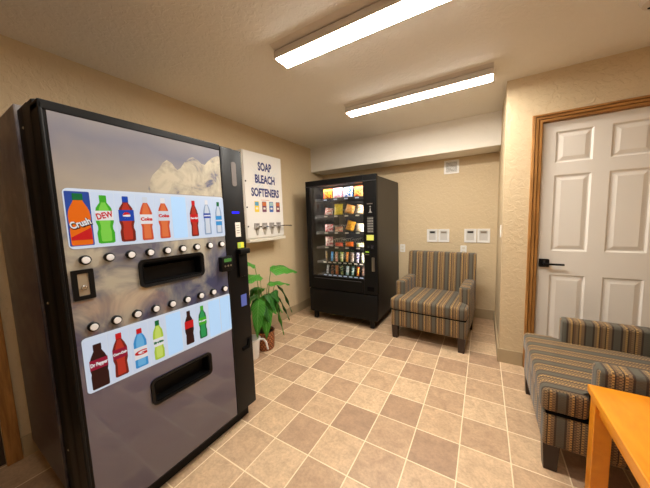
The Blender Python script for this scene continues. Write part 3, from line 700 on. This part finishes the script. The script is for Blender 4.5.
# control column
Fc = fy(AY0)
cp = obj('control_panel', plate(bmesh.new(), rrect(-1.288, 1.335, .118, .50, .004), Fc, -.001, .003), M_black, snk)
obj('logo_bar', plate(bmesh.new(), rrect(-1.288, 1.512, .070, .010, .002), Fc, .003, .004), M_steel, cp)
bm = bmesh.new(); plate(bm, disc(-1.282, 1.478, .010, 14), Fc, .003, .004); plate(bm, [(-1.305, 1.408), (-1.290, 1.425), (-1.286, 1.462), (-1.278, 1.462), (-1.274, 1.425), (-1.258, 1.408)], Fc, .003, .004)
obj('figure_emblem', bm, mat('emblem_grey', (150, 146, 142), .4), cp)
bm = bmesh.new(); plate(bm, [(-1.3, 1.440), (-1.3, 1.446), (-1.264, 1.446), (-1.264, 1.440)], Fc, .0045, .005)
kp = obj('keypad', plate(bmesh.new(), rrect(-1.282, 1.268, .076, .190, .004), Fc, .003, .006), M_dkgrey, snk); bm.free()
for r in range(6):
    for c in range(4):
        obj('key', plate(bmesh.new(), rrect(-1.309+c*.018, 1.342-r*.030, .012, .018, .002, 1), Fc, .006, .009), MATS.get('key_grey') or mat('key_grey', (142, 138, 132), .45), kp)
obj('display', plate(bmesh.new(), rrect(-1.288, 1.118, .088, .062, .004), Fc, -.001, .005), mat('lcd_yellow', (190, 190, 90), .3, emit=.55), snk)
obj('coin_button', plate(bmesh.new(), disc(-1.312, 1.008, .012, 16), Fc, -.001, .008), M_chrome, snk)
obj('coin_entry', plate(bmesh.new(), rrect(-1.262, 1.008, .030, .046, .004), Fc, -.001, .007), M_chrome, snk)
rd = obj('bill_reader', plate(bmesh.new(), rrect(-1.325, .932, .060, .075, .005), Fc, -.001, .010), M_black, snk)
obj('reader_light', plate(bmesh.new(), rrect(-1.325, .948, .044, .012, .002), Fc, .010, .012), mat('green_led', (150, 190, 60), .3, emit=.5), rd)
obj('reader_label', plate(bmesh.new(), rrect(-1.325, .918, .044, .010, .002), Fc, .010, .012), M_steel, rd)
obj('bill_slot', plate(bmesh.new(), rrect(-1.255, .800, .034, .165, .004), Fc, -.001, .008), M_steel, snk)
obj('coin_return_cup', plate(bmesh.new(), rrect(-1.290, .500, .085, .050, .005), Fc, -.001, .006), M_dark, snk)

# ---------------------------------------------------------------- armchairs (one model, local coords: front faces -y)
def uvbox(o, arm=False):
    me = o.data; uvl = me.uv_layers.new(name='UVMap')
    for p in me.polygons:
        n = p.normal; ax = max(range(3), key=lambda i: abs(n[i])*(1.15 if i == 1 else 1))
        for li in p.loop_indices:
            co = me.vertices[me.loops[li].vertex_index].co
            uvl.data[li].uv = ((co.y, co.z) if ax == 0 else (co.x, co.z) if ax == 1 else (co.y, co.x) if arm else (co.x, co.y))
def armchair(label):
    t = thing('armchair', label, 'armchair', (0, 0, 0), 'striped armchairs')
    W, D = .378, .80
    def part(name, bm, m=M_fab, sub=0):
        o = obj(name, bm, m, t, True)
        if m is M_fab: uvbox(o, name == 'arm')
        return o
    part('base', box(-W+.004, W-.004, .012, D-.06, .145, .322, bev=.014, seg=3))
    # T-shaped cushion, domed
    bm = bmesh.new(); tpts = [(-W, 0), (W, 0), (W, .185), (W-.102, .185), (W-.102, .62), (-W+.088, .62), (-W+.088, .185), (-W, .185)]
    plate(bm, tpts, fz(.330), 0, .128)
    bmesh.ops.bevel(bm, geom=bm.edges[:], offset=.028, segments=4, profile=.5, affect='EDGES')
    part('seat_cushion', bm)
    bm = box(-W+.008, W-.008, .02, .60, .320, .332); part('seam_gap', bm, M_dark)
    for s in (-1, 1):
        # arm: boxy, its top dips a little towards the back
        x0_, x1_ = sorted((s*(W+.004), s*(W-.098)))
        part('arm', box(x0_, x1_, .20, .645, .16, .612, bev=.022, seg=4))
    # back: leaning slab
    bm = bmesh.new(); t2 = bmesh.new(); bmesh.ops.create_cube(t2, size=1)
    for q in t2.verts:
        zt_ = .20 if q.co.z < 0 else .900
        yf = (.60 if q.co.z < 0 else .68) if q.co.y < 0 else (.76 if q.co.z < 0 else .80)
        q.co = Vector((q.co.x*2*(W+.006), yf, zt_))
    bmesh.ops.bevel(t2, geom=t2.edges[:], offset=.022, segments=4, profile=.5, affect='EDGES'); merge(bm, t2)
    part('backrest', bm)
    for lx in (-W+.045, W-.045):
        for ly in (.05, D-.11):
            bm = bmesh.new(); t2 = bmesh.new(); bmesh.ops.create_cube(t2, size=1)
            for q in t2.verts: k = .028 if q.co.z < 0 else .035; q.co = Vector((lx+q.co.x*2*k, ly+q.co.y*2*k, 0 if q.co.z < 0 else .150))
            bmesh.ops.bevel(t2, geom=t2.edges[:], offset=.003, segments=1, affect='EDGES'); merge(bm, t2)
            part('leg', bm, M_leg)
    return t
a1 = armchair('striped armchair standing in the alcove beside the snack machine')
def copytree(o, parent=None):
    c = o.copy(); C.objects.link(c)
    if parent: c.parent = parent
    for ch in list(o.children): copytree(ch, c)
    return c
a2 = copytree(a1); a2['label'] = 'striped armchair in front of the white door, beside the wooden table'
a1.location = (-.652, .650, 0); a1.rotation_euler = (0, 0, math.radians(-4))
a2.location = (.120, -.086, 0); a2.rotation_euler = (0, 0, -PI/2)

# ---------------------------------------------------------------- wooden table
TX0, TX1, TY0, TY1, TZ = .276, .886, -1.25, -.500, .55
tab = thing('side_table', 'orange-brown wooden table at the right front, beside the armchair', 'table', ((TX0+TX1)/2, (TY0+TY1)/2, 0))
obj('tabletop', box(TX0, TX1, TY0, TY1, TZ-.036, TZ, bev=.004), M_table, tab)
bm = bmesh.new()
bx(bm, TX0+.05, TX1-.05, TY1-.052, TY1-.030, TZ-.10, TZ-.036); bx(bm, TX0+.05, TX1-.05, TY0+.030, TY0+.052, TZ-.10, TZ-.036)
bx(bm, TX0+.025, TX0+.047, TY0+.05, TY1-.05, TZ-.10, TZ-.036); bx(bm, TX1-.047, TX1-.025, TY0+.05, TY1-.05, TZ-.10, TZ-.036)
obj('apron', bm, M_table, tab)
for a in (TX0+.010, TX1-.070):
    for b in (TY0+.010, TY1-.072): obj('leg', box(a, a+.060, b, b+.060, 0, TZ-.036, bev=.003), M_table, tab)

# ---------------------------------------------------------------- potted plant and white jug
PC = Vector((-2.115, -.165, 0))
pl = thing('potted_plant', 'broad-leaved green plant in a brown wicker pot by the left wall', 'plant', PC)
pot = obj('wicker_pot', lathe(bmesh.new(), [(.072, 0), (.086, .02), (.094, .12), (.092, .185), (.098, .192), (.098, .205), (.086, .205), (.084, .17)], PC, 32), M_wick, pl, True)
obj('soil', lathe(bmesh.new(), [(.082, .16), (.082, .182)], PC, 24), M_soil, pl)
def leaf(base, tip, wid, m, sag=.04, roll_=0, stem_from=None, n=9, fold=.25):
    base, tip = Vector(base), Vector(tip); d = tip-base; L = d.length; dn = d.normalized()
    side = dn.cross(Vector((0, 0, 1)))
    side = side.normalized() if side.length > .25 else (dn.cross(Vector((1, 1, 0)))).normalized()
    side = Matrix.Rotation(roll_, 4, dn) @ side; nor = side.cross(dn).normalized()
    bm = bmesh.new(); uvl = bm.loops.layers.uv.new('UVMap'); rows = []
    for k in range(n):
        t_ = k/(n-1); c = base+d*t_+Vector((0, 0, 1))*sag*math.sin(PI*t_)
        w_ = wid/2*(math.sin(PI*min(1, t_*.93+.07)**.75))**.8 if 0 < t_ < 1 else .001
        r = []
        for q in (-1, -.5, 0, .5, 1):
            wav = .010*math.sin(t_*17+q*2)*abs(q)
            r.append((bm.verts.new(c+side*w_*q+nor*(-abs(q)*w_*fold+wav)), t_, q))
        rows.append(r)
    for a, b in zip(rows, rows[1:]):
        for i in range(4):
            vs_ = (a[i], a[i+1], b[i+1], b[i]); f = bm.faces.new([x[0] for x in vs_])
            for lp, x in zip(f.loops, vs_): lp[uvl].uv = (x[1], x[2])
    geo = bmesh.ops.solidify(bm, geom=bm.faces[:], thickness=.0012)
    lf = obj('leaf', bm, m, pl, True)
    if stem_from is not None:
        s = Vector(stem_from); mid = (s+base)/2+Vector((0, 0, .05)); pts = [s*(1-t_)**2+mid*2*t_*(1-t_)+base*t_**2 for t_ in [i/8 for i in range(9)]]
        pts[-1] = base+dn*.01
        obj('stalk', tube(bmesh.new(), pts, .006, 6, .0035), M_stem, lf, True)
S0 = (-2.115, -.165, .18)
def st_(dx=0, dy=0): return (S0[0]+dx, S0[1]+dy, S0[2])
leaf((-2.10, -.060, .815), (-2.03, .320, .735), .175, M_leafA, .05, .50, st_(0, .02))
leaf((-2.12, -.190, .800), (-2.06, -.460, .770), .160, M_leafA, .03, -.3, st_(0, -.01))
leaf((-2.15, -.220, .900), (-2.12, -.440, .950), .140, M_leafA, .03, -.5, st_(-.02, 0))
leaf((-2.09, -.130, .690), (-1.98, .110, .640), .110, M_leafA, .03, .2, st_(.01, .02))
leaf((-2.05, -.205, .610), (-1.965, -.300, .190), .160, M_leafA, .05, .25, st_(.02, -.03), fold=.10)
leaf((-2.04, -.110, .610), (-1.950, -.060, .140), .160, M_leafA, .05, -.2, st_(.02, .0), fold=.12)
leaf((-2.07, -.060, .600), (-1.990, .090, .240), .095, M_leafB, .06, .0, st_(.01, .02))
leaf((-2.08, -.020, .680), (-2.030, .190, .290), .075, M_leafB, .08, .1, st_(0, .03))
leaf((-2.06, -.280, .580), (-1.990, -.400, .230), .140, M_leafA, .06, .1, st_(.0, -.03), fold=.12)
leaf((-2.12, -.240, .600), (-2.13, -.480, .420), .130, M_leafB, .08, .3, st_(-.01, -.03))
for k in range(14):
    a = k*2.4; r = .05+.02*(k % 3); zb = .50+.035*(k % 5)
    b = (-2.115+r*math.cos(a), -.165+r*math.sin(a), zb)
    rr_ = .21+.03*(k % 2)
    tp = (max(-2.42, -2.115+rr_*math.cos(a)*.8), -.165+rr_*math.sin(a)*.8, zb-.10-.05*(k % 4))
    leaf(b, tp, .125+.01*(k % 3), M_leafB if k % 3 else M_leafA, .06, random.uniform(-.3, .3), (S0[0]+.01*math.cos(a), S0[1]+.01*math.sin(a), .18))
JC = Vector((-2.10, -.375, 0))
jg = thing('plastic_jug', 'white plastic jug with curved handle between the drink machine and the plant', 'jug', JC)
obj('body', lathe(bmesh.new(), [(.060, 0), (.066, .01), (.082, .19), (.088, .196), (.088, .204), (.079, .204), (.062, .02)], JC, 28), M_whitep, jg, True)
bm = bmesh.new(); tube(bm, [(JC.x+.055, JC.y+.050, .185), (JC.x+.085, JC.y+.080, .180), (JC.x+.100, JC.y+.098, .145), (JC.x+.104, JC.y+.105, .100), (JC.x+.108, JC.y+.112, .065)], .012, 8, .009)
obj('handle', bm, M_whitep, jg, True)
